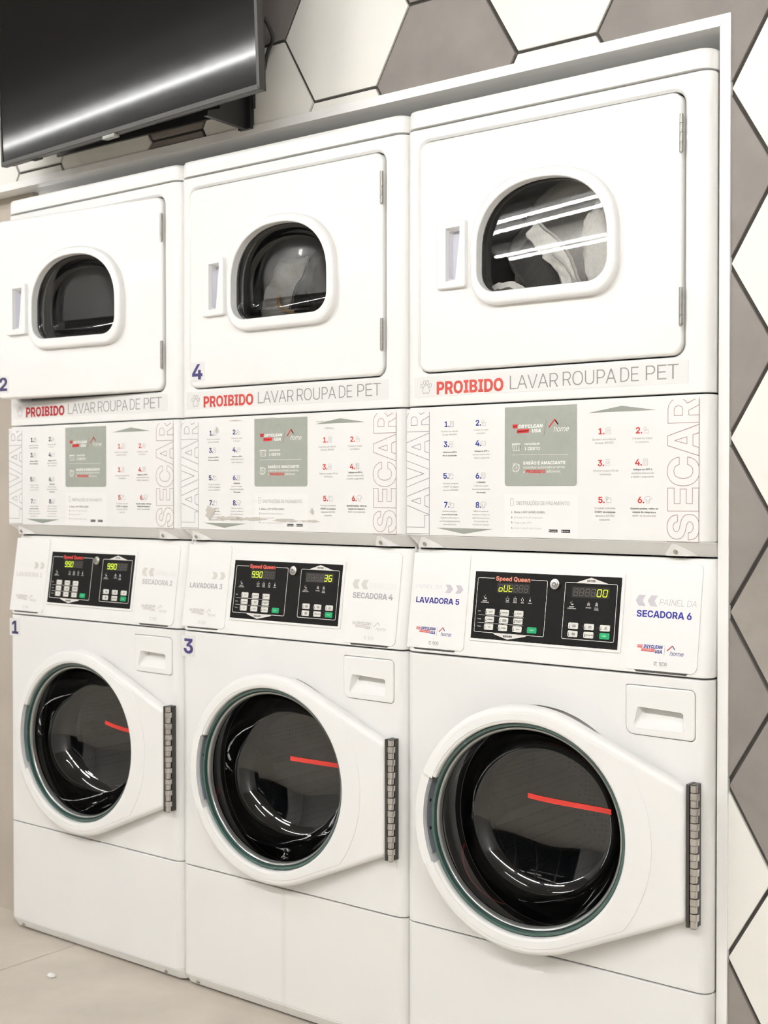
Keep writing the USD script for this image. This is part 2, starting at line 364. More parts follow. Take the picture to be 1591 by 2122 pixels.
for xx in (.15, 1.65, 3.15, 4.5): lamp(xx, -2.95, 0, .61, .15, 'added twin-tube fill lamp in the ceiling row over the camera side', 'added twin-tube fill lamps over the camera side', .0078 if xx < 2 else .0125)  # unseen row added to brighten the machine fronts, stronger on the right
c18, s18 = math.cos(math.radians(18)), math.sin(math.radians(18))
for q in (0, 1): lamp(-.82 - 1.75 * c18 * q, -4.01 - 1.75 * s18 * q, 18, .80, .17, 'twin-tube lamp of the slanting ceiling row across the room', 'twin-tube lamps of the slanting ceiling row', .0050)
lamp(-1.20, -4.85, 14.5, .48, .12, 'short narrow twin-tube lamp farthest from the machines', None, .0042)

# ================================================================ THE STACKED MACHINES
W = .683
DCX, DCZ, HPX, HPY = .330, .552, .660, -.020          # washer door centre and hinge pin
UX0, UX1 = .0012, W - .0012
def plan(r=.022, y1=.045, y0=0., x0=UX0, x1=UX1, n=7):
    a = np.radians(np.linspace(180, 270, n)); b = np.radians(np.linspace(270, 360, n))
    return np.vstack([[(x1, y1), (x0, y1)], np.stack([x0 + r + r * np.cos(a), y0 + r + r * np.sin(a)], -1), np.stack([x1 - r + r * np.cos(b), y0 + r + r * np.sin(b)], -1)])
def hull2(p0, z0, p1, z1, e=.003, e0=None):
    """hull between two plans, edges eased"""
    P = []
    for p, z, s, e in ((ccw(p0), z0, 1, e if e0 is None else e0), (ccw(p1), z1, -1, e)):
        for o, dz in ((e, 0), (e * .3, e * .3), (0, e)): P.append(np.column_stack([offset(p, o), np.full(len(p), z + s * dz)]))
    return manifold3d.Manifold.hull_points(np.vstack(P))
SL = .030 / .208                                      # the control panel leans back
def lean(v, d=0.):
    v = np.array(v); v[:, 1] = v[:, 1] + SL * (v[:, 2] - .862); return v
leanz = lambda e: (lambda z: SL * (z - .862) - e)
def turn(ang, px, py):
    c, s = math.cos(math.radians(ang)), math.sin(math.radians(ang))
    def f(v):
        v = np.array(v); x, y = v[:, 0] - px, v[:, 1] - py; v[:, 0] = px + x * c - y * s; v[:, 1] = py + x * s + y * c; return v
    return f

def screw(x, y, z, r=.0055):
    d = np.array([0, -1, -.25]); d /= np.linalg.norm(d); p = np.array([x, y, z])
    return join([cyl(p, p + d * .003, r, 18, r * .8), cyl(p + d * .003, p + d * .0034, r * .45, 6)])

# ---- the printed sheets (shapes drawn once, shared by the three machines)
BLUE, RED, GREY_T, DARK_T = (38, 52, 134), (205, 58, 52), (158, 155, 152), (90, 88, 88)
def info_print():
    P = {}
    clip = sbox(.0058, 1.1068, .0642, 1.3600)
    def vertical(t, xb, z0, z1, cap, cl):
        g = word(t, 800, 160); g = affinity.affine_transform(g, [0, -cap, (z1 - z0) / g.bounds[2], 0, xb, z0]); return outline(g, .0011).intersection(cl)
    P['lavar'] = [vertical('LAVAR', .0642, 1.106, 1.366, .0585, clip), line([(.0642, 1.1068), (.0642, 1.36)], .0009)]
    c2 = sbox(.598, 1.1068, .6606, 1.3622)
    P['secar'] = [vertical('SECAR', .6604, 1.108, 1.3655, .0602, c2), line([(.6604, 1.1068), (.6604, 1.362)], .0011), line([(.598, 1.1068), (.661, 1.1068)], .0009)]
    nums = [(.1017, 1.3279), (.1788, 1.3284), (.1002, 1.2872), (.1789, 1.2876), (.0993, 1.2228), (.1789, 1.2226), (.1008, 1.1640), (.1790, 1.1642)]
    P['nblue'] = [text('%d.' % (k + 1), x, z, .0116, 750) for k, (x, z) in enumerate(nums)]
    dn = [(.4567, 1.3037), (.5346, 1.3034), (.4560, 1.2444), (.5340, 1.2446), (.4574, 1.1753), (.5389, 1.1758)]
    P['nred'] = [text('%d.' % (k + 1), x, z, .0118, 750) for k, (x, z) in enumerate(dn)]
    G, B = [], []
    def block(x, z, lines, dz=.0067, cap=.0031):
        for k, l in enumerate(lines):
            bold = l.startswith('*'); l = l.lstrip('*')
            (B if bold else G).append(text(l, x, z - k * dz - cap / 2, cap, 700 if bold else 400, 'c', size=48))
    block(.1153, 1.3192, ['Escolha a sua máquina', 'de lavar (WASHER)']); block(.1925, 1.3202, ['Coloque as roupas', 'na lavadora.'])
    block(.1163, 1.2766, ['*Informe no APP o', '*Pin de localização.']); block(.1939, 1.2776, ['*Indique no APP a', 'lavadora selecionada e', 'realize o pagamento'])
    block(.1178, 1.2131, ['No painel, pressione', 'o START na máquina', 'lavadora (WASHER)']); block(.1926, 1.2150, ['*ATENÇÃO!', 'O ciclo de lavagem', 'dura aproximadamente', '*30 minutos'])
    block(.1164, 1.1566, ['Durante a lavagem,', '*a porta fica travada.', 'Quando o ciclo acabar, a', 'porta da máquina destrava', 'automaticamente.']); block(.1926, 1.1574, ['Retire as roupas da', 'máquina e verifique se', 'alguma peça pequena', 'ficou por baixo da', 'borracha de vedação.'])
    block(.4698, 1.2946, ['Escolha a sua máquina', 'de secar (DRYER)'], cap=.0036); block(.5484, 1.2949, ['Coloque as roupas', 'na secadora.'], cap=.0036)
    block(.4733, 1.2359, ['Informe no app o Pin de', 'localização.'], cap=.0036); block(.5494, 1.2377, ['*Indique no APP a', 'secadora selecionada', 'e realize o pagamento.'], cap=.0035)
    block(.4718, 1.1659, ['No painel, pressione', '*START na máquina', 'secadora (DRYER)', 'e aguarde.'], .0072, .0036); block(.5528, 1.1659, ['*Quando acabar, retire as', '*roupas da máquina e', 'dobre-as na bancada.'], .0066, .0036)
    P['desc'], P['bold'] = G, B
    P['arrow'] = [poly((.4359, 1.3448), (.5767, 1.3452), (.5067, 1.3555)), poly((.0821, 1.1222), (.1515, 1.1112), (.2220, 1.1222))]
    # little line pictograms beside the numbers
    I = []
    def rect(x, z, w, h, t=.0006): return outline(sbox(x - w / 2, z - h / 2, x + w / 2, z + h / 2), t)
    def ring(x, z, r, t=.0006): return outline(Point(x, z).buffer(r, 12), t)
    def icon(kind, x, z):
        if kind == 'w': I.extend([rect(x, z, .0088, .0115), ring(x, z - .001, .0028), line([(x - .0044, z + .0034), (x + .0044, z + .0034)], .0005)])
        if kind == 'd': I.extend([rect(x, z, .0088, .0115)] + [line([(x - .003, z + k * .0022), (x + .003, z + k * .0022)], .0005) for k in (-1, 0, 1)])
        if kind == 'h': I.extend([ring(x - .0015, z + .002, .0032), rect(x + .0015, z - .0028, .0075, .006)])
        if kind == 'p': I.extend([outline(Polygon(rrect(x - .0036, z - .006, x + .0036, z + .006, .0015, 3)), .0006), ring(x, z, .0018)])
        if kind == 'b': I.extend([outline(poly((x - .0055, z + .004), (x + .0055, z + .004), (x + .0042, z - .005), (x - .0042, z - .005)), .0006), line([(x - .005, z), (x + .005, z)], .0005)])
        if kind == 's': I.extend([rect(x + .001, z - .001, .009, .009), ring(x - .003, z + .003, .0028)])
        if kind == 't': I.append(outline(poly((x - .0028, z - .006), (x + .0028, z - .006), (x + .0028, z + .001), (x + .0055, z - .0006), (x + .007, z + .003), (x + .003, z + .006), (x - .003, z + .006), (x - .007, z + .003), (x - .0055, z - .0006), (x - .0028, z + .001)), .0007)); I.append(line([(x - .002, z - .002), (x + .002, z - .004)], .0007))
    for (x, z), k in zip(nums, 'whpbswst'): icon(k, x + .0195, z + .0055)
    for (x, z), k in zip(dn, 'dhpwst'): icon(k, x + .0215, z + .0062)
    P['icon'] = I
    P['gray'] = [Polygon(rrect(.2492, 1.2076, .4118, 1.3622, (.006, .006, 0, 0)))]
    P['pay'] = [sbox(.2494, 1.1072, .4138, 1.1922)]
    Wt, Rd, Dk = [], [], []
    Rd += [poly((.2672, 1.3278), (.2795, 1.3282), (.2778, 1.3206), (.2686, 1.3203)), poly((.2785, 1.3182), (.3065, 1.3185), (.3040, 1.3112), (.2776, 1.3108))]
    Wt += [line([(.267, 1.3242), (.28, 1.3244)], .0009), line([(.277, 1.3146), (.306, 1.3149)], .0009)]
    Wt += [text('DRYCLEAN', .2804, 1.3206, .0066, 900, width=.055, skew=.2), text('USA', .3107, 1.3112, .0068, 900, width=.0215, skew=.2)]
    Dk += [line([(.3449, 1.3346), (.3389, 1.3030)], .0007)]
    Rd += [line([(.3502, 1.3203), (.3631, 1.3350), (.3700, 1.3262)], .0026)]; Dk += [line([(.3640, 1.3338), (.3712, 1.3244)], .0020)]
    Wt += [text('home', .3598, 1.3120, .0105, 350, width=.0335, skew=.3)]
    I2 = [outline(poly((.2672, 1.2888), (.2858, 1.2888), (.2838, 1.2768), (.2692, 1.2768)), .0011), line([(.2664, 1.2902), (.2866, 1.2902)], .0011)] + [line([(.2722 + k * .0043, 1.287), (.2724 + k * .0041, 1.2785)], .0008) for k in range(4)]
    I2 += [ring(.2756, 1.2432, .0078, .0011), ring(.2735, 1.2455, .003, .0008), ring(.2785, 1.2410, .0026, .0008), ring(.2705, 1.2500, .0022, .0008), ring(.2820, 1.2480, .0018, .0008), ring(.2700, 1.2375, .0018, .0008), line([(.2756, 1.2335), (.2768, 1.2530)], .0007)]
    Wt += I2 + [text('CAPACIDADE', .2948, 1.2875, .0038, 800, width=.0345), text('1 CESTO', .2948, 1.2774, .0058, 800, width=.0354), line([(.2661, 1.2684), (.3932, 1.2678)], .0006)]
    Wt += [text('SABÃO E AMACIANTE', .2917, 1.2492, .0062, 850, width=.0952), text('inseridos automaticamente,', .2918, 1.2415, .0050, 400, width=.0952), text('é', .2918, 1.2330, .0050, 400), text('adicionar.', .3445, 1.2334, .0050, 400, width=.0325)]
    Rd += [text('PROIBIDO', .2976, 1.2328, .0060, 850, width=.0445)]
    P['gwhite'], P['gred'], P['gdark'] = Wt, Rd, Dk
    P['ptitle'] = [text('INSTRUÇÕES DE PAGAMENTO', .2766, 1.1708, .0070, 350, width=.119), outline(Polygon(rrect(.2628, 1.1690, .2698, 1.1830, .0015, 3)), .0006)]
    P['pnum'] = [text('%d.' % (k + 1), .2640, z, .0036, 700, size=48) for k, z in enumerate((1.1545, 1.1443, 1.1343, 1.1237))] + [text('Baixe o APP SPEED QUEEN', .2712, 1.1545, .0042, 400, width=.070, size=48)]
    P['ptext'] = [text(t, .2712, z, .0038, 400, size=48, width=w) for t, z, w in (('Informe o Pin de localização', 1.1443, .066), ('Pague pelo APP', 1.1343, .040), ('Lave e seque suas roupas.', 1.1237, .064))]
    P['badge'] = [Polygon(rrect(.3501, 1.1182, .3698, 1.1238, .0008, 2)), Polygon(rrect(.3784, 1.1182, .3978, 1.1238, .0008, 2))]
    P['badget'] = [text('Google Play', .3545, 1.1198, .0021, 600, width=.014, size=48), text('App Store', .3832, 1.1198, .0021, 600, width=.0133, size=48), poly((.3512, 1.1195), (.3512, 1.1226), (.3538, 1.12105)), Point(.3808, 1.1208).buffer(.0014, 6)]
    return P
INFO = info_print()
def paw(x, z, s):
    pad = Polygon([(x - .40 * s, z - .38 * s), (x - .30 * s, z - .62 * s), (x, z - .55 * s), (x + .30 * s, z - .62 * s), (x + .40 * s, z - .38 * s), (x + .18 * s, z + .05 * s), (x, z + .14 * s), (x - .18 * s, z + .05 * s)]).buffer(.07 * s)
    toes = [affinity.rotate(affinity.scale(Point(x + a * s, z + b * s).buffer(.15 * s, 10), 1, 1.4), r) for a, b, r in ((-.55, .12, 20), (-.2, .46, 8), (.2, .46, -8), (.55, .12, -20))]
    return [outline(g, .0011) for g in [pad] + toes]
PET = {'paw': paw(.0560, 1.4120, .0195), 'red': [text('PROIBIDO', .0816, 1.3955, .0258, 820, width=.1640)], 'thin': [text('LAVAR', .2580, 1.3975, .0262, 300, width=.1120), text('ROUPA', .3780, 1.3985, .0262, 300, width=.1170), text('DE', .5010, 1.3995, .0262, 300, width=.0400), text('PET', .5525, 1.4000, .0262, 300, width=.0680)]}

def seg_digit(ch, x, z, w, h):
    on = {'0': 'abcdef', '9': 'abcdfg', '3': 'abcdg', '6': 'acdefg', 'U': 'bcdef', 'o': 'cdeg', 't': 'defg', "'": 'f', ' ': ''}[ch]
    t = w * .19; s = .12; g = w * .05
    m, b, T = z + h / 2, z, z + h
    S = {'a': ((x, T), (x + w, T)), 'g': ((x, m), (x + w, m)), 'd': ((x, b), (x + w, b)), 'f': ((x, m), (x, T)), 'b': ((x + w, m), (x + w, T)), 'e': ((x, b), (x, m)), 'c': ((x + w, b), (x + w, m))}
    lit, off = [], []
    for k, ((xa, za), (xb, zb)) in S.items():
        dx, dz = (g, 0) if za == zb else (0, g)
        q = line([(xa + dx + s * (za - z), za + dz), (xb - dx + s * (zb - z), zb - dz)], t); (lit if k in on else off).append(q)
    return lit, off

def logos(x, z, s, colors, side):
    """the two shop logos and the maker mark at the foot of a label: (blue, red, grey lists)"""
    B, R, G = [], [], []
    R += [sbox(x, z + (.0080 - .0020 * k) * s, x + (.0115 - .0007 * k) * s, z + (.0093 - .0020 * k) * s) for k in range(3)]
    R += [affinity.affine_transform(sbox(0, -.0019 * k * s, .0270 * s, (-.0019 * k + .0012) * s), [1, .2, 0, 1, x + .0085 * s, z + .0020 * s]) for k in range(3)]
    B += [text('DRYCLEAN', x + .0125 * s, z + .0040 * s, .0062 * s, 850, width=.037 * s, skew=.18), text('USA', x + .0350 * s, z - .0040 * s, .0062 * s, 850, width=.0145 * s, skew=.18)]
    G += [line([(x + .0545 * s, z + .0115 * s), (x + .0540 * s, z - .0075 * s)], .0005)]
    R += [line([(x + .0590 * s, z + .0015 * s), (x + .0690 * s, z + .0110 * s)], .0017 * s)]; B += [line([(x + .0690 * s, z + .0110 * s), (x + .0740 * s, z + .0045 * s)], .0017 * s)]
    B += [text('home', x + .0640 * s, z - .0060 * s, .0078 * s, 350, width=.0265 * s, skew=.28)]
    G += [text('SCG', x + .0450 * s, z - .0250 * s, .0062 * s, 650, width=.0155 * s), outline(Point(x + .0390 * s, z - .0225 * s).buffer(.0030 * s, 10), .0008).difference(sbox(x + .0390 * s, z - .024 * s, x + .046 * s, z - .0210 * s)), outline(Point(x + .0365 * s, z - .0215 * s).buffer(.0022 * s, 10), .0006).difference(sbox(x + .03 * s, z - .023 * s, x + .0365 * s, z - .0200 * s)), Point(x + .0470 * s, z - .0135 * s).buffer(.0006, 6), line([(x + .0450 * s, z - .0268 * s), (x + .0605 * s, z - .0268 * s)], .0003)]
    return B, R, G

def machine(k, spec):
    u = thing('stacked_washer_dryer', spec['label'], 'washer dryer', (k * W, 0, 0), group=None)
    # ---- shells
    obj('cabinet', [plate(rrect(UX0 + .002, .06, UX1 - .002, .74, .01, 3), zt, zb, plane='xy') for zb, zt in ((.006, .0085),)] +
        [bx(UX0 + .002, .045, .008, UX0 + .006, .70, 1.975), bx(UX1 - .006, .045, .008, UX1 - .002, .70, 1.975), bx(UX0 + .006, .69, .008, UX1 - .006, .70, 1.975), bx(UX0 + .006, .06, 1.968, UX1 - .006, .69, 1.975), bx(UX0 + .006, .06, .95, UX1 - .006, .69, .955)], 'lip', u, False)
    # adjustable feet under the cabinet
    for fx in (.06, .62):
        for fy in (.12, .64): obj('foot', cyl((fx, fy, 0), (fx, fy, .0065), .018, 16), 'rubber', u)
    kick = hull2(plan(y0=.014), .007, plan(), .033, .002) + hull2(plan(), .033, plan(), .2955)
    obj('kick_panel', kick, spec['kick'], u)
    for x in (.0500, .6200):
        obj('screw', screw(x, .0085, .0165, .0048), 'screw', u)
    wp = man(plate(plan(), .860, .298, .003, plane='xy', rb=.003))
    wp -= man(cyl((DCX, -.1, DCZ), (DCX, .018, DCZ), .2305, 120)); wp -= man(cyl((DCX, -.1, DCZ), (DCX, .1, DCZ), .2000, 96))
    dr = rrect(.5172, .7515, .6545, .8405, (.014, .008, .010, .004), 5)
    # drawer foot bows downwards in the middle
    dr[:, 1] -= np.where(dr[:, 1] < .79, .0045 * np.sin(np.clip((dr[:, 0] - .5172) / .1373, 0, 1) * math.pi * .9), 0)
    wp -= man(plate(offset(ccw(dr), -.0012), -.1, .035))
    obj('washer_front', wp, 'enamel', u)
    obj('control_housing', hull2(plan(), .8635, plan(y0=.0305, y1=.058), 1.0755), 'enamel', u)
    ip = hull2(plan(y0=.036, y1=.062), 1.0790, plan(), 1.1065, .002) + hull2(plan(), 1.1064, plan(), 1.3705)
    obj('instruction_panel', ip, 'enamel', u)
    for x in (.0440, .6100):
        seat = manifold3d.Manifold.hull_points(np.array([(x - .003, .002, 1.1055), (x + .003, .002, 1.1055), (x - .034, .0335, 1.0800), (x + .034, .0335, 1.0800), (x - .016, .0145, 1.0800), (x + .016, .0145, 1.0800), (x, .036, 1.1055)]))
        obj('screw_seat', seat, 'enamel', u, False)
        obj('screw', screw(x, .0125, 1.0885), 'screw', u)
    dp = man(plate(plan(), 1.9425, 1.3735, .003, plane='xy', rb=.003)); dop = rrect(.0380, 1.4390, .6305, 1.9155, .024, 8)
    dp -= man(plate(dop, -.1, .1))
    dp -= manifold3d.Manifold.hull_points(np.vstack([np.column_stack([q[:, 0], np.full(len(q), y), q[:, 1]]) for q, y in ((offset(ccw(dop), -.0050), -.0005), (ccw(dop), .0050))]))
    obj('dryer_front', dp, 'enamel', u)
    lp = plan(r=.030, y0=-.002, y1=.70, x0=.0006, x1=W - .0006)
    obj('lid', hull2(lp, 1.9462, lp, 1.984, .0085, .0015), 'enamel', u)
    # ---- dryer: bulkhead, drum
    obj('dryer_bulkhead', plate(rrect(.030, 1.425, .640, 1.93, .01), .0455, .050, holes=[circ(.338, 1.685, .205, 72)]), 'bulkhead', u, label='bulkhead greyed to carry the shade behind the dryer door')
    obj('dryer_drum', lathe([(.2055, .048), (.2055, .07), (.238, .075), (.238, .60), (.0, .61)], .338, 1.685, 72), 'drum_grey', u)
    # ---- dryer door
    T = turn(spec['dryer_ajar'], .627, -.004) if spec['dryer_ajar'] else None
    win = dshape(.1965, .4865, 1.5890, 1.7965, .042, 1.672)
    dd = obj('dryer_door', plate(rrect(.0412, 1.4422, .6270, 1.9122, .022, 8), -.005, .030, .006, holes=[offset(ccw(win), -.012), rrect(.1165, 1.624, .1440, 1.7240, .006, 4)]), 'enamel', u, tf=T)
    obj('window_frame', plate(dshape(.1790, .5045, 1.5635, 1.8170, .058, 1.678), -.025, -.0046, .009, holes=[win], hr=.003), 'frame', dd, tf=T, label='white plastic window frame')
    inner = offset(ccw(win), .0005)
    if spec['deep_glass']:
        V, F, n = [], [], len(inner)
        prof = [(0., -.002), (.004, -.0015), (.010, .004), (.016, .016), (.020, .026), (.028, .031), (.05, .033)]
        for o, y in prof: q = offset(inner, o); V.append(np.column_stack([q[:, 0], np.full(n, y), q[:, 1]]))
        i = np.arange(n); j = np.roll(i, -1)
        for a in range(len(prof) - 1): F += [np.stack([i + a * n, j + a * n, j + (a + 1) * n], 1), np.stack([i + a * n, j + (a + 1) * n, i + (a + 1) * n], 1)]
        cap = mapbox_earcut.triangulate_float64(offset(inner, .05).copy(), np.array([n], np.uint32)).reshape(-1, 3).astype(int); F.append(cap + (len(prof) - 1) * n)
        gl = trimesh.Trimesh(np.vstack(V), np.vstack(F), process=False); trimesh.repair.fix_normals(gl)
        obj('window_glass', gl, 'glass', dd, 60, tf=T)
    else:
        obj('window_glass', flat([Polygon(inner)], .003), 'clear', dd, False, tf=T)
    obj('glass_seal', plate(offset(ccw(win), -.0015), .0005, .012, holes=[offset(ccw(win), .0022)]), 'rubber' if spec['deep_glass'] else 'steel_dark', dd, tf=T)
    h = man(plate(rrect(.0930, 1.6065, .1630, 1.7405, .005, 4), -.0165, -.0045, .003))
    h -= manifold3d.Manifold.hull_points(np.array([(x, y, z) for x, y, z in ((.1165, -.02, 1.620), (.1165, .0, 1.624), (.1400, .0, 1.624), (.1400, -.02, 1.620), (.1165, -.02, 1.728), (.1165, .0, 1.724), (.1400, .0, 1.724), (.1535, -.02, 1.729))]))
    hd = obj('pull_handle', h, 'frame', dd, tf=T, label='white recessed pull handle')
    obj('shade_tinted_liner', [bx(.1155, .010, 1.623, .1450, .012, 1.725), bx(.1155, -.0045, 1.623, .1168, .0105, 1.725)], 'grip', dd, False, tf=T, label='grip lining with bluish recess shade put into its colour')
    for z0, z1 in ((1.8025, 1.8705), (1.4945, 1.5620)):
        q = [cyl((.6275, -.0075, z0 + (z1 - z0) * a / 4 + .0006), (.6275, -.0075, z0 + (z1 - z0) * (a + 1) / 4 - .0006), .0036, 14) for a in range(4)] + [cyl((.6275, -.0075, z0), (.6275, -.0075, z1), .0026, 10)]
        obj('hinge', q, 'hinge_dull', dd, label='steel butt hinge')
    # ---- stickers
    ps = obj('pet_warning_sticker', plate(rrect(.024, 1.3915, .639, 1.4330, 0), -.0006, 0), 'sticker_pale', u, False, label='pale strip sticker reading PROIBIDO LAVAR ROUPA DE PET')
    obj('lettering', flat(PET['red'], -.0010), ink(spec['pet_red']), ps, False, label='bold red word PROIBIDO')
    obj('lettering', flat(PET['thin'], -.0010), ink((150, 147, 146)), ps, False, label='thin grey words LAVAR ROUPA DE PET')
    obj('paw_print', flat(PET['paw'], -.0010), ink((175, 170, 168)), ps, False, label='grey outline of a paw')
    s = obj('instruction_sticker', plate(rrect(.0058, 1.1068, .6608, 1.3665, 0), -.0006, 0), 'sticker', u, False, label='white instruction sticker with LAVAR and SECAR columns')
    for nm, key, col, lab in (('heading', 'lavar', (150, 152, 158), 'outlined word LAVAR set upright'), ('heading', 'secar', (172, 146, 146), 'outlined word SECAR set upright'), ('step_text', 'desc', GREY_T, None), ('step_text', 'bold', DARK_T, None), ('pictogram', 'icon', (178, 176, 172), None)):
        obj(nm, flat(INFO[key], -.0010), ink(col), s, False, label=lab)
    for key, col, lab in (('nblue', spec['blue'], 'blue step number'), ('nred', (200, 58, 52), 'red step number')):
        for g in INFO[key]: obj('step_number', flat([g], -.0010), ink(col), s, False, label=lab)
    for g in INFO['arrow']: obj('arrowhead', flat([g], -.0010), ink((152, 156, 148)), s, False)
    obj('price_box', flat(INFO['gray'], -.0010), 'grey_box', s, False, label='grey box with logos and soap notice')
    obj('payment_box', flat(INFO['pay'], -.0009), 'sticker_white', s, False, label='white payment instruction box')
    for key, col in (('gwhite', (245, 245, 240)), ('gred', (208, 46, 44)), ('gdark', (110, 108, 104)), ('ptitle', (165, 163, 162)), ('pnum', (110, 108, 108)), ('ptext', (205, 203, 200)), ('badge', (42, 40, 42)), ('badget', (230, 230, 228))):
        obj('lettering', flat(INFO[key], -.0016 if key == 'badget' else -.0013), ink(col), s, False)
    if spec['residue']:
        r2 = random.Random(5); rs = []
        def blob(x, z, w, hgt, n=26):
            q = [(x + w * (.5 * math.cos(t)) * r2.uniform(.55, 1.1), z + hgt * .5 * math.sin(t) * r2.uniform(.35, 1.2)) for t in np.linspace(0, 2 * math.pi, n, endpoint=False)]; return Polygon(q).buffer(0)
        for a in ((.105, 1.148, .035, .035), (.16, 1.1335, .09, .010), (.24, 1.1335, .11, .007), (.35, 1.131, .09, .008), (.42, 1.131, .06, .006), (.128, 1.340, .010, .018), (.30, 1.3625, .05, .003), (.19, 1.361, .05, .003), (.425, 1.152, .010, .018), (.455, 1.350, .04, .003), (.475, 1.335, .035, .004)): rs.append(blob(*a))
        obj('tape_residue', flat(rs, -.0020), ink((202, 196, 187)), s, False, label='torn grey remains of adhesive tape')
    for t, x0, z0, x1, z1, cx, zb in spec['numbers']:
        onDoor = z0 > 1.4
        ns = obj('number_sticker', plate(rrect(x0, z0, x1, z1, .001, 2), -.0058 if onDoor else -.0006, -.0049 if onDoor else 0), 'sticker_pale', u, False, tf=T if onDoor else None, label='small square sticker with the number ' + t)
        obj('numeral', flat([text(t, cx, zb, .036, 800, 'c', sx=1.14)], -.0063 if onDoor else -.0010), ink(spec['num_ink']), ns, False, tf=T if onDoor else None)
    # ---- control panel
    def lf(name, m, material, parent, **kw): return obj(name, m, material, parent, kw.pop('smooth', 32), tf=lean, **kw)
    cp = lf('control_panel', plate(rrect(.1618, .8962, .5030, 1.0425, .003, 3), -.0035, .0006, .0015, nseg=3), 'plastic', u, label='white framed control panel with black face')
    lf('panel_face', plate(rrect(.1658, .9020, .4966, 1.0356, .0008, 2), -.0041, -.0030), 'black', cp, smooth=False, label='black printed face plate')
    E1 = leanz(.0044)
    lf('display', plate(rrect(.2205, .9950, .2975, 1.0150, .001, 2), -.0046, -.0040), 'display', cp, smooth=False); lf('display', plate(rrect(.3915, .9945, .4735, 1.0150, .001, 2), -.0046, -.0040), 'display', cp, smooth=False)
    for disp, xs, pitch, w in ((spec['disp'][0], .2248, .0118, .0078), (spec['disp'][1], .3955, .0127, .0083)):
        on, off = [], []
        for q, ch in enumerate(disp.replace('.', '')):
            a, b = seg_digit(ch, xs + q * pitch, .9982, w, .0130); on += a; off += b
        if '.' in disp: on.append(Point(xs + pitch - .0013, .9980).buffer(.0009, 6))
        obj('lit_digits', flat(on, leanz(.0049)), 'seg_on', cp, False, label='glowing yellow-green digits'); obj('unlit_digits', flat(off, leanz(.0048)), 'seg_off', cp, False)
    Wp = []
    def box_line(x0, z0, x1, z1, gap=None, t=.0011):
        g = outline(Polygon(rrect(x0, z0, x1, z1, .003, 3)), t); return g.difference(gap) if gap else g
    Wp.append(box_line(.1730, .9152, .3360, 1.0230, sbox(.2130, 1.018, .2985, 1.03))); Wp.append(box_line(.3762, .9152, .4885, 1.0222))
    W1, D1 = poly((.2170, .9156), (.2990, .9156), (.2940, .9122), (.2535, .9040), (.2225, .9122)), poly((.3990, 1.0226), (.4700, 1.0226), (.4319, 1.0330))
    Bk = [text('WASHER', .2535, .9083, .0040, 750, 'c', width=.0215), text('DRYER', .4322, 1.0248, .0040, 750, 'c', width=.018)]
    Wp += [W1, D1]
    for x, z, lines in ((.1936, .9800, ('INSERT', 'COINS/CARD')), (.2468, .9800, ('WASH',)), (.2646, .9800, ('RINSE',)), (.2818, .9800, ('SPIN',)), (.2993, .9800, ('DOOR',)), (.3935, .9785, ('INSERT', 'COINS/CARD')), (.4298, .9785, ('DRYING',)), (.4470, .9785, ('COOL', 'DOWN'))):
        Wp.append(Point(x, z + .0085).buffer(.0006, 6)); q = z + .0035
        if lines[0] == 'WASH': Wp.append(outline(poly((x - .0035, q + .0016), (x + .0035, q + .0016), (x + .0028, q - .0028), (x - .0028, q - .0028)), .0007))
        elif lines[0] == 'RINSE': Wp += [outline(sbox(x - .003, q - .0028, x + .003, q + .0022), .0007), line([(x - .002, q - .0006), (x + .002, q - .0006)], .0006)]
        elif lines[0] == 'SPIN': Wp.append(outline(Point(x, q).buffer(.0026, 8), .0007))
        elif lines[0] == 'DOOR': Wp += [Point(x, q - .001).buffer(.0018, 8), line([(x, q - .001), (x, q + .0032)], .0010)]
        elif lines[0] == 'INSERT': Wp += [line([(x - .0032, q + .003), (x - .0004, q - .002)], .0010), sbox(x, q - .002, x + .0034, q - .0008), sbox(x + .0006, q, x + .0030, q + .0008)]
        else: Wp += [line([(x - .003, q + d), (x, q + d + .0014), (x + .003, q + d)], .0008) for d in (-.002, 0, .002)]
        for a, l in enumerate(lines): Wp.append(text(l, x, q - .0068 - a * .0032, .0022, 600, 'c', size=48))
    for z, l in ((.9565, 'Soil'), (.9410, 'Cycle'), (.9265, 'Temp')): Wp.append(text(l, .1788, z - .001, .0026, 500, size=48))
    for z in (.9490, .9335): Wp.append(line([(.1795, z), (.2880, z)], .0007))
    obj('lettering', flat(Wp, E1), 'ink_white', cp, False, label='white lines, pictograms and lettering'); obj('lettering', flat(Bk, leanz(.0047)), 'black', cp, False)
    obj('maker_name', flat([text('Speed Queen', .2160, 1.0185, .0092, 850, width=.0805)], leanz(.0047)), ink(spec['sq']), cp, False, label='orange-red maker name')
    def key(x, z, lab, w=.0216, hgt=.0118, m='key'):
        b = lf('key' if m == 'key' else 'start_key', plate(rrect(x - w / 2, z - hgt / 2, x + w / 2, z + hgt / 2, .0022, 3), -.0053, -.0041, .0006, nseg=2), m, cp, label=None if m == 'key' else 'green start key')
        L = lab.split('/'); tx = x + (.0022 if m == 'key' else 0); P = [text(l, tx, z + (.0013 * (len(L) - 1)) - a * .0027 - .0010, .0022, 700, 'c', size=48) for a, l in enumerate(L)]
        if m == 'key': P += [line([(x - w * .37, z - .0028), (x - w * .37, z + .0028)], .0008), Point(x - w * .37, z - .0026).buffer(.0011, 6)]
        return flat(P, leanz(.0056))
    dark, lit = [], []
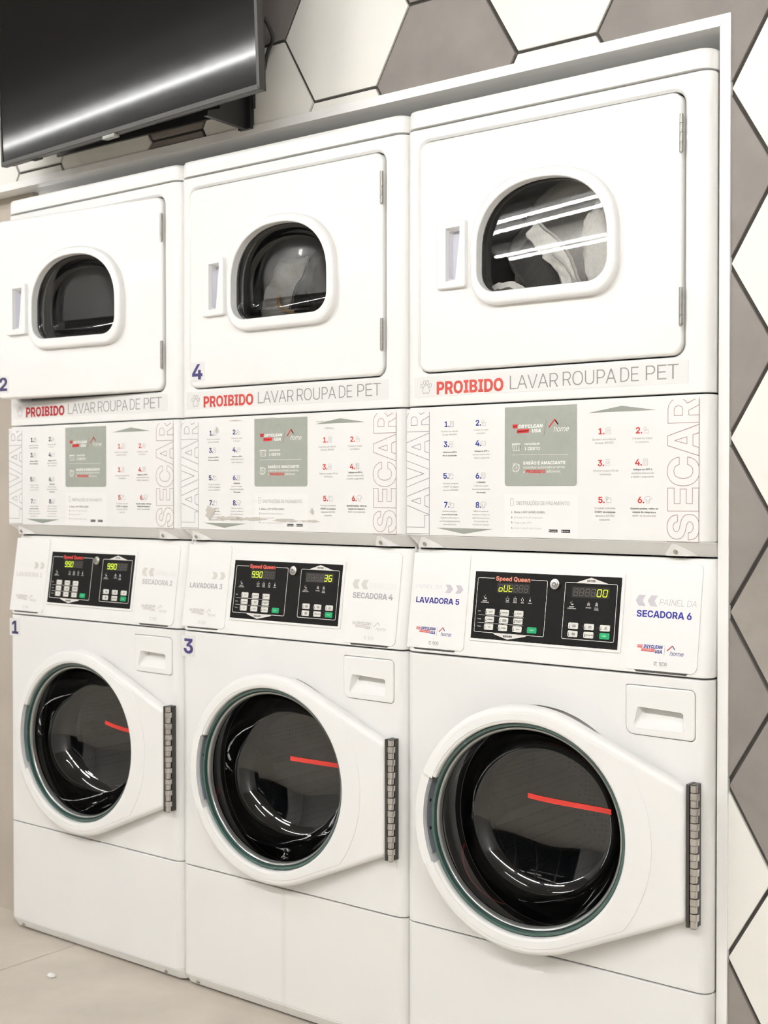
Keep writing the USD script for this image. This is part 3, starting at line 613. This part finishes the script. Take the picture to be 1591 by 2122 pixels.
    for x, z, l in ((.2084, .9564, 'LIGHT'), (.2420, .9562, 'MEDIUM'), (.2757, .9561, 'HEAVY'), (.2080, .9412, 'NORMAL'), (.2418, .9410, 'PERM/PRESS'), (.2753, .9412, 'DELICATES/BULKY'), (.2074, .9262, 'HOT'), (.2408, .9262, 'WARM'), (.2745, .9258, 'COLD'), (.4000, .9406, 'HIGH/TEMP'), (.4342, .9404, 'LOW/TEMP'), (.4683, .9402, 'NO/HEAT'), (.3998, .9254, 'MED/TEMP'), (.4343, .9252, 'DELICATES')):
        dark.append(key(x, z, l)); 
    for x, z in ((.3085, .9260), (.4684, .9254)): lit.append(key(x, z, 'START', m='start'))
    obj('key_lettering', dark, ink((60, 58, 56)), cp, False)
    for g in lit: obj('key_lettering', g, ink((200, 235, 205)), cp, False, label='pale word START')
    obj('key_lamp', flat([Point(x - .0142, z).buffer(.0008, 6) for x, z in ((.2084, .9564), (.2420, .9562), (.2757, .9561), (.2080, .9412), (.2418, .9410), (.2753, .9412), (.2074, .9262), (.2408, .9262), (.2745, .9258), (.3085, .926), (.4000, .9406), (.4342, .9404), (.4683, .9402), (.3998, .9254), (.4343, .9252), (.4684, .9254))], E1), 'seg_off', cp, False, label='small unlit indicator lamps')
    lf('key_lock', [plate(circ(.3548, 1.0180, .0105, 32), -.0100, -.0041, .0015, nseg=3), plate(circ(.3548, 1.0180, .0070, 24), -.0115, -.0100, .001, nseg=2)], 'chrome', cp, label='round metal key lock')
    obj('keyhole', flat([outline(Point(.3548, 1.018).buffer(.0036, 14), .0012), sbox(.3542, 1.0180, .3554, 1.0225)], leanz(.0118)), 'dark', cp, False)
    # ---- label flaps either side of the control panel
    c = spec['flap']
    for side, (x0, x1, z0, z1, rr) in (('l', (.0060, .1490, .8730, 1.0685, (.001, .008, .008, .001))), ('r', (.5165, .6570, .8700, 1.0660, (.002, .012, .010, .002)))):
        fl = lf('label_flap', plate(rrect(x0, z0, x1, z1, rr, 4), -.0030, .0005, .0006, nseg=2), 'sticker_white', u, label='white label flap reading ' + spec['names'][0 if side == 'l' else 1])
        sx0, sx1, sz = ((.0225, .1285, .8708) if side == 'l' else (.5330, .6400, .8677))
        lf('finger_slit', plate(np.array([(sx0, sz + .0016), (sx0 + .004, sz - .0016), (sx1 - .004, sz - .0016), (sx1, sz + .0016)]), -.0012, .0004), 'steel_dark', fl, smooth=False, label='dark slit under the flap')
        if side == 'l':
            pale = [text('PAINEL DA', .0160, .9950, .0085, 300, width=.068, skew=.15)]
            chev = [poly((.0930 + d, 1.0050), (.1060 + d, 1.0050), (.1125 + d, .9965), (.1060 + d, .9880), (.0930 + d, .9880), (.0990 + d, .9965)) for d in (0, .0255)]
            name = [text(spec['names'][0], .0195, .9655, .0118, 760, width=.1110)]
            lb, lr, lg = logos(.0275, .9065, .98, None, 'l')
        else:
            pale = [text('PAINEL DA', .5750, .9890, .0110, 300, width=.0740, skew=.15)]
            chev = [poly((.5475 + d, 1.0060), (.5340 + d, 1.0060), (.5275 + d, .9960), (.5340 + d, .9860), (.5475 + d, .9860), (.5415 + d, .9960)) for d in (0, .0245)]
            name = [text(spec['names'][1], .5310, .9660, .0125, 760, width=.1100)]
            lb, lr, lg = logos(.5370, .9060, 1.02, None, 'r')
        P1 = leanz(.0034)
        for nm, sh, col, lab in (('faint_lettering', pale, c['pale'] if side == 'r' else c['pale_l'], 'faint words PAINEL DA'), ('chevron', chev[:1], c['chev'], None), ('chevron', chev[1:], c['chev'], None), ('lettering', name, c['name'][0 if side == 'l' else 1], None), ('logo_wordmark', lb[:2], c['blue'], None), ('logo_house', lb[2:], c['blue'], None), ('logo_stripes', lr[:-1], c['red'], None), ('logo_roof', lr[-1:], c['red'], None), ('maker_mark', lg, c['mark'], None)):
            obj(nm, flat(sh, P1), ink(col), fl, False, label=lab)
    # ---- detergent drawer
    d = man(plate(dr, -.003, .034, .003, nseg=3))
    rx = np.array([(.5315, .7620), (.6360, .7625), (.6345, .7960), (.6300, .8000), (.5420, .8035), (.5395, .7990)])
    cut = manifold3d.Manifold.hull_points(np.vstack([np.column_stack([rx[:, 0], np.full(6, -.01), rx[:, 1]]), [(.545, .024, .797), (.626, .024, .794), (.545, .018, .786), (.626, .018, .784), (.536, -.002, .7625), (.632, -.002, .763)]]))
    d -= cut
    dw = obj('detergent_drawer', d, 'plastic', u, 25)
    obj('grip_gap', bx(.5408, .006, .8005, .5485, .020, .8040), 'dark', dw, False, label='small dark opening in the drawer grip')
    # ---- washer drum and gasket
    obj('gasket', [lathe([(.2130, .0176), (.2040, .0165), (.1990, .0190), (.1990, .050), (.205, .070), (.185, .085), (.178, .10), (.192, .120)], DCX, DCZ, 96)], 'rubber', u, 60, label='dark rubber door gasket')
    obj('washer_drum', lathe([(.188, .118), (.235, .124), (.245, .16), (.245, .52), (.22, .545), (.0, .56)], DCX, DCZ, 96), 'drum', u, 60)
    for a in (70, 190, 310):
        ca, sa = math.cos(math.radians(a)), math.sin(math.radians(a)); ta = np.array([-sa, 0, ca]); ra = np.array([ca, 0, sa]); o = np.array([DCX, 0, DCZ])
        obj('drum_paddle', manifold3d.Manifold.hull_points(np.array([o + ra * r + ta * t + np.array([0, y, 0]) for r, t in ((.243, -.04), (.243, .04), (.195, .008), (.195, -.008)) for y in (.18, .50)])), 'drum', u, False)
    # ---- washer door
    T = turn(spec['washer_ajar'], HPX, HPY)
    hullp = unary_union([Polygon(circ(DCX, DCZ, .238, 160)), Point(.636, .6585).buffer(.014, 8), Point(.636, .4390).buffer(.014, 8)]).convex_hull
    out = np.array(hullp.exterior.coords)[:-1]
    door = man(plate(out, -.025, -.002, .012, holes=[circ(DCX, DCZ, .2040, 128)], hr=.006, nseg=6)) + man(plate(circ(DCX, DCZ, .2270, 120), -.0025, .022, 0, holes=[circ(DCX, DCZ, .2045, 128)]))
    # pull pocket on the free side, closed by two notches
    pk = [(r * math.cos(math.radians(a)) + DCX, r * math.sin(math.radians(a)) + DCZ) for a in np.linspace(157, 205, 24) for r in (.2185,)] + [(.195 * math.cos(math.radians(a)) + DCX, .195 * math.sin(math.radians(a)) + DCZ) for a in np.linspace(205, 157, 24)]
    door -= man(plate(np.array(pk), -.1, .02))
    pf = [(r * math.cos(math.radians(a)) + DCX, r * math.sin(math.radians(a)) + DCZ) for a in np.linspace(158, 204, 24) for r in (.25,)] + [(.19 * math.cos(math.radians(a)) + DCX, .19 * math.sin(math.radians(a)) + DCZ) for a in np.linspace(204, 158, 24)]
    q = man(plate(np.array(pf), -.1, -.025)).rotate((0, 0, 0)); door -= q.translate((0, .0060, 0))
    wd = obj('washer_door', door, 'plastic', u, 30, tf=T, label='round white washer door with wedge towards the hinge')
    ringp = Polygon(circ(DCX, DCZ, .2560, 160)).intersection(hullp.buffer(-.014)); rp = np.array(ringp.exterior.coords)[:-1]
    rg = man(plate(rp, -.0264, -.0245, .0012, holes=[circ(DCX, DCZ, .2105, 128)], nseg=2)) - q.translate((0, .0060, 0))
    obj('front_ring', rg, 'plastic', wd, 25, tf=T)
    obj('latch_plate', man(lathe([(.2182, -.010), (.2182, .014), (.2150, .014), (.2150, -.010), (.2182, -.010)], DCX, DCZ, 180)) ^ man(bx(.05, -.1, DCZ - .074, .20, .1, DCZ + .074)), 'latch', wd, tf=T, label='grey latch plate in the pull pocket')
    obj('latch_hole', [cyl((DCX - .2160 * math.cos(a), .001, DCZ + .2160 * math.sin(a)), (DCX - .2140 * math.cos(a), .001, DCZ + .2140 * math.sin(a)), .0035, 12) for a in (-.13, .13)], 'dark', wd, tf=T)
    obj('glass_flange', lathe([(.2035, .002), (.1965, -.0050), (.1935, -.0080), (.1900, -.0070), (.1880, -.002), (.1880, .008), (.2035, .012)], DCX, DCZ, 120), 'chrome_rim', wd, 60, tf=T, label='silvery flange of the bowl glass')
    obj('glass_edge', lathe([(.2038, -.010), (.2020, -.0145), (.1972, -.0140), (.1958, -.0085), (.1960, -.0045)], DCX, DCZ, 120), 'lens_rim', wd, 60, tf=T, label='teal glass edge')
    BOWL = [(.1895, -.006), (.1885, .002), (.186, .014), (.180, .034), (.170, .056), (.158, .076), (.146, .090), (.130, .0975), (.110, .1035), (.085, .1085), (.060, .1118), (.030, .1138), (.0, .1145)]
    obj('bowl_glass', lathe(BOWL[7:], DCX, DCZ, 128), 'bowl', wd, True, tf=T, label='dark bottom of the bowl shaped door glass')
    obj('bowl_side', lathe(BOWL[:8], DCX, DCZ, 128), 'bowl_side', wd, True, tf=T, label='dark reflecting side wall of the bowl glass')
    def yb(x, z):
        r = math.hypot(x - DCX, z - DCZ); rr = np.array([b[0] for b in BOWL][::-1]); ys = np.array([b[1] for b in BOWL][::-1]); return float(np.interp(r, rr, ys)) - .0012
    pts = np.array(spec['tape']); tt = np.linspace(0, 1, 24); co = np.polyfit([0, .45, 1], pts[:, 0], 2), np.polyfit([0, .45, 1], pts[:, 1], 2)
    xs, zs = np.polyval(co[0], tt), np.polyval(co[1], tt); V = np.array([(x, yb(x, z), z + s) for x, z in zip(xs, zs) for s in (-.0052, .0052)])
    F = np.array([[2 * a, 2 * a + 2, 2 * a + 3] for a in range(23)] + [[2 * a, 2 * a + 3, 2 * a + 1] for a in range(23)])
    obj('tape_strip', (V, F), 'tape', wd, True, tf=T, label='strip of red tape across the glass')
    wh = obj('washer_hinge', [bx(.6500, -.0262, .4220, .6560, -.0005, .6775), cyl((HPX + .004, HPY - .003, .4215), (HPX + .004, HPY - .003, .6785), .0055, 14), bx(.657, -.014, .4225, .6665, -.0003, .6770)], 'steel_dark', u, label='steel piano hinge')
    n = 19
    for a in range(n):
        z0, z1 = .4225 + (.255) * a / n, .4225 + .255 * (a + 1) / n
        obj('knuckle', cyl((HPX + .004 + (.0014 if a % 2 else 0), HPY - .0035, z0 + .0007), (HPX + .004 + (.0014 if a % 2 else 0), HPY - .0035, z1 - .0007), .0082 if a % 2 else .0066, 16), 'steel', wh)
    return u

FADED = dict(pale=(236, 233, 230), pale_l=(240, 238, 236), chev=(216, 214, 208), blue=(204, 202, 201), red=(216, 208, 204), mark=(216, 214, 210))
SPEC = [
    dict(label='leftmost stacked white washer and dryer, dryer door ajar, numbered 1 and 2', dryer_ajar=6.1, washer_ajar=2.8, deep_glass=True, kick='enamel', residue=False,
         pet_red=(176, 36, 40), blue=(58, 58, 92), numbers=[('1', .0050, .8035, .0510, .8505, .0275, .8085), ('2', .0470, 1.4570, .0900, 1.5025, .0675, 1.4620)], num_ink=(68, 62, 104), disp=('9.90   ', '9.90   '), sq=(214, 66, 58),
         flap=dict(FADED, name=((220, 217, 214), (196, 194, 194))), names=('LAVADORA 1', 'SECADORA 2'), tape=[(.2958, .5824), (.3491, .5726), (.4150, .5700)]),
    dict(label='stacked white washer and dryer in the middle, numbered 3 and 4, with torn tape marks', dryer_ajar=0, washer_ajar=3.9, deep_glass=True, kick='kick_stained', residue=True,
         pet_red=(200, 68, 60), blue=(40, 46, 120), numbers=[('3', .0050, .8000, .0510, .8510, .0275, .8075), ('4', .0460, 1.4570, .0900, 1.5028, .0670, 1.4620)], num_ink=(66, 60, 118), disp=('9.90   ', '    36'), sq=(222, 96, 84),
         flap=dict(FADED, name=((180, 178, 182), (178, 176, 180))), names=('LAVADORA 3', 'SECADORA 4'), tape=[(.2875, .5726), (.3654, .5716), (.4450, .5745)]),
    dict(label='rightmost stacked white washer and dryer, panel labels reading 5 and 6', dryer_ajar=0, washer_ajar=7.6, deep_glass=False, kick='enamel', residue=False,
         pet_red=(205, 78, 68), blue=(34, 52, 140), numbers=[], num_ink=(66, 60, 118), disp=('oUt   ', "    00"), sq=(232, 142, 118),
         flap=dict(pale=(196, 194, 198), pale_l=(226, 222, 226), chev=(205, 200, 208), blue=(58, 56, 140), red=(205, 66, 62), mark=(150, 148, 150), name=((52, 48, 138), (42, 44, 146))), names=('LAVADORA 5', 'SECADORA 6'), tape=[(.2799, .5873), (.3445, .5806), (.4632, .5791)]),
]
for k, sp in enumerate(SPEC): machine(k, sp)

# ================================================================ LAUNDRY IN THE DRYERS
def lump(c, r, seed, rough=.28, freq=9., n=4, twist=0.):
    s = trimesh.creation.icosphere(n); v = np.array(s.vertices); d = meshkit.fbm(v * freq / 4 + seed * 11.3, 4, seed)
    ridge = 1 - np.abs(2 * meshkit.fbm(v * freq / 3 + seed * 5.1, 3, seed + 9) - 1)
    v = v * (1 + rough * (d - .5) * 2 + rough * .5 * (ridge[:, None] - .6 if d.ndim > 1 else (ridge - .6)[:, None]) if d.ndim > 1 else (1 + rough * (d - .5) * 2 + rough * .5 * (ridge - .6))[:, None])
    return trimesh.Trimesh(v * np.asarray(r) + np.asarray(c), s.faces, process=False)
def ribbon(pts, width, seed, thick=.004, wav=.012, n=60, m=14, up=(0, 0, 1)):
    """a folded strip of cloth along a path, with thickness"""
    pts = np.asarray(pts, float); t = np.linspace(0, len(pts) - 1, n)
    from scipy.interpolate import CubicSpline
    cs = CubicSpline(np.arange(len(pts)), pts); P = cs(t); D = cs(t, 1); D /= np.linalg.norm(D, axis=1, keepdims=True)
    U = np.cross(D, np.asarray(up, float)); U /= np.maximum(np.linalg.norm(U, axis=1, keepdims=True), 1e-6); N = np.cross(U, D)
    w = np.linspace(-.5, .5, m); G = P[:, None] + U[:, None] * (w * width)[None, :, None]
    G = G + N[:, None] * (wav * (2 * meshkit.fbm(G * 26 + seed, 3, seed) - 1))[..., None]
    A = np.vstack([(G + N[:, None] * thick / 2).reshape(-1, 3), (G - N[:, None] * thick / 2).reshape(-1, 3)]); F = []; o = n * m
    for i in range(n - 1):
        for j in range(m - 1):
            a, b, c, d = i * m + j, (i + 1) * m + j, (i + 1) * m + j + 1, i * m + j + 1
            F += [[a, b, c], [a, c, d], [o + a, o + c, o + b], [o + a, o + d, o + c]]
    for i in range(n - 1):
        for j in (0, m - 1): a, b = i * m + j, (i + 1) * m + j; F += [[a, o + a, o + b], [a, o + b, b]]
    for j in range(m - 1):
        for i in (0, n - 1): a, b = i * m + j, i * m + j + 1; F += [[a, b, o + b], [a, o + b, o + a]]
    return trimesh.Trimesh(A, F, process=False)
X3, X2 = 2 * W, W
def cloth_thing(name, m, material, label, cat): tag(obj(name, m, material, None, True), label, cat)
cloth_thing('towel', lump((X3 + .432, .096, 1.655), (.056, .040, .118), 3, .30), 'cloth_w', 'crumpled pale towel filling the right of the dryer 6 window', 'towel')
cloth_thing('bed_sheet', lump((X3 + .322, .205, 1.690), (.178, .050, .155), 6, .18, 7), 'cloth_m', 'grey sheet tumbled at the back of dryer 6', 'sheet')
cloth_thing('trousers', ribbon([(X3 + .222, .100, 1.692), (X3 + .262, .090, 1.640), (X3 + .300, .085, 1.590), (X3 + .335, .095, 1.530)], .070, 4, .006, .004, up=(0, 1, .2)), 'cloth_d', 'dark trouser leg slanting across the dryer 6 window', 'trousers')
cloth_thing('shirt', [ribbon([(X3 + .276, .062, 1.722), (X3 + .305, .056, 1.690), (X3 + .340, .052, 1.655), (X3 + .362, .056, 1.610), (X3 + .372, .070, 1.550)], .042, 8, .010, .014, up=(0, 1, .4)), ribbon([(X3 + .312, .050, 1.668), (X3 + .345, .046, 1.640), (X3 + .366, .045, 1.605), (X3 + .370, .048, 1.570)], .024, 18, .012, .012, up=(0, 1, .5))], 'cloth_w', 'white shirt twisted beside the dark trousers in dryer 6', 'shirt')
cloth_thing('pillowcase', [ribbon([(X3 + .196, .058, 1.592), (X3 + .222, .050, 1.606), (X3 + .250, .052, 1.590), (X3 + .268, .060, 1.560)], .040, 12, .014, .016, up=(0, .3, 1)), ribbon([(X3 + .200, .048, 1.580), (X3 + .232, .042, 1.576), (X3 + .262, .050, 1.568)], .030, 13, .012, .006, up=(0, 1, .1))], 'cloth_w', 'white folded pillowcase at the lower left of the dryer 6 window', 'pillowcase')
cloth_thing('blanket', lump((X2 + .335, .30, 1.68), (.160, .125, .160), 21, .22, 8), 'cloth_k', 'dark blanket tumbling in dryer 4', 'blanket')
cloth_thing('sweatshirt', [ribbon([(X2 + .285, .105, 1.735), (X2 + .275, .075, 1.68), (X2 + .262, .062, 1.62), (X2 + .272, .075, 1.56)], .085, 24, .008, .014, up=(0, 1, 0)), ribbon([(X2 + .255, .070, 1.600), (X2 + .31, .060, 1.585), (X2 + .365, .072, 1.582)], .045, 27, .008, .008, up=(0, 1, 0))], 'cloth_g', 'grey sweatshirt in the middle of the dryer 4 window', 'sweatshirt')
cloth_thing('belt', ribbon([(X2 + .282, .048, 1.648), (X2 + .284, .046, 1.626), (X2 + .302, .045, 1.612), (X2 + .328, .048, 1.606)], .009, 31, .004, .002, up=(0, 1, 0)), 'cloth_o', 'ochre cord lying on the grey sweatshirt in dryer 4', 'cord')
cloth_thing('sock', ribbon([(X2 + .452, .080, 1.742), (X2 + .454, .066, 1.708), (X2 + .450, .062, 1.676), (X2 + .430, .064, 1.662)], .030, 33, .010, .005, up=(0, 1, 0)), 'cloth_w', 'white sock at the upper right of the dryer 4 window', 'sock')

# ================================================================ TELEVISION over the niche
TVW, TVH = 1.003, .575
tvP = np.array([1.1025, -.160, 2.0445])            # lower right front corner
ey = math.radians(-4.02); eh = np.array([math.cos(ey), math.sin(ey), 0]); nn = np.array([eh[1], -eh[0], 0]); tl = math.radians(2.4)
up = math.cos(tl) * np.array([0, 0, 1]) + math.sin(tl) * nn; nf = np.cross(eh, up)      # nf points to the room
tv0 = tvP - eh * TVW
def tvf(v):
    v = np.asarray(v); return v[:, :1] * eh - v[:, 1:2] * nf + v[:, 2:3] * up        # local x along, y away from the room, z up
tv = thing('television', 'black flat television on the wall above the left dryers', 'television', tuple(tv0))
obj('bezel', plate(rrect(0, 0, TVW, TVH, .003, 3), 0, .0155, .002, holes=[rrect(.008, .012, TVW - .008, TVH - .008, 0)]), 'tv_bezel', tv, 30, tf=tvf, label='dark grey bezel')
V = []; NX, NZ = 30, 12
for a in range(NX + 1):
    for b in range(NZ + 1):
        x, z = .007 + (TVW - .014) * a / NX, .011 + (TVH - .018) * b / NZ
        V.append((x, .0022, z))
F = [[a * (NZ + 1) + b, (a + 1) * (NZ + 1) + b, (a + 1) * (NZ + 1) + b + 1] for a in range(NX) for b in range(NZ)] + [[a * (NZ + 1) + b, (a + 1) * (NZ + 1) + b + 1, a * (NZ + 1) + b + 1] for a in range(NX) for b in range(NZ)]
obj('screen', (np.array(V), np.array(F)), 'screen', tv, True, tf=tvf, label='glossy black screen mirroring a ceiling lamp')
obj('bottom_strip', bx(.004, -.0012, .0008, TVW - .004, .002, .0085, .0006), 'tv_bezel', tv, 30, tf=tvf)
obj('back_shell', [bx(.012, .014, .0045, TVW - .014, .034, TVH - .010, .003), plate(rrect(.06, .02, TVW - .12, TVH - .12, .03), .0345, .072, 0)], 'tv_black', tv, 30, tf=tvf)
for x0, x1 in ((.23, .40), (.62, .79)): obj('speaker_grille', bx(x0, .018, .0030, x1, .031, .0060, .0005), 'dark', tv, False, tf=tvf, label='dark speaker slot')
obj('receiver_tab', bx(TVW * .47 - .025, -.001, -.0075, TVW * .47 + .022, .016, .0012, .002), mat('receiver_plastic', (.30, .30, .28), .2), tv, 30, tf=tvf, label='grey receiver tab')
obj('foot_socket', bx(.12, .010, -.001, .155, .026, .004), 'dark', tv, False, tf=tvf)
# wall mount: rails behind the television with gusset arms down to the wall
mt = thing('wall_mount', 'black steel bracket holding the television off the tiled wall', 'bracket', (.55, YW, 2.2))
obj('wall_plate', bx(-.36, -.0095, -.12, .36, -.0015, .10, .001), 'mount', mt, False)
for x in (-.335, .335):
    g = plate(np.array([(-.0105, -.166), (-.0105, .10), (-.090, .06), (-.098, -.138), (-.135, -.150), (-.137, -.162)]), x + .006, x - .006, plane='yz')
    if x < 0: g = plate(np.array([(-.0105, -.02), (-.0105, .10), (-.090, .06), (-.094, .0)]), x + .006, x - .006, plane='yz')
    obj('arm', g, 'mount', mt, False)
    obj('rail', bx(x - .02, -.0140, -.166 if x > 0 else -.10, x + .02, -.0016, .16, .001), 'mount', mt, False)
cb = thing('power_cable', 'thin black cable looping out behind the right edge of the television', 'cable', (1.0, -.02, 2.2))
from scipy.interpolate import CubicSpline
cpt = np.array([(.94, -.075, 2.262), (.975, -.060, 2.264), (1.003, -.045, 2.250), (1.005, -.020, 2.224), (.990, .0, 2.2105), (.968, .010, 2.197), (.949, .020, 2.176), (.942, .020, 2.155), (.930, .015, 2.120)]) - np.array([1.0, -.02, 2.2])
obj('cord', tube(CubicSpline(np.arange(len(cpt)), cpt)(np.linspace(0, len(cpt) - 1, 48)), .0045, 8), 'mount', cb, 60)

# a scrap of white paper on the floor in front of the first machine
tag(obj('paper_scrap', lump((.395, -.165, .0045), (.011, .008, .0055), 41, .35, 8, 2), 'plastic', None, False), 'tiny white crumpled scrap on the floor before the first machine', 'litter')
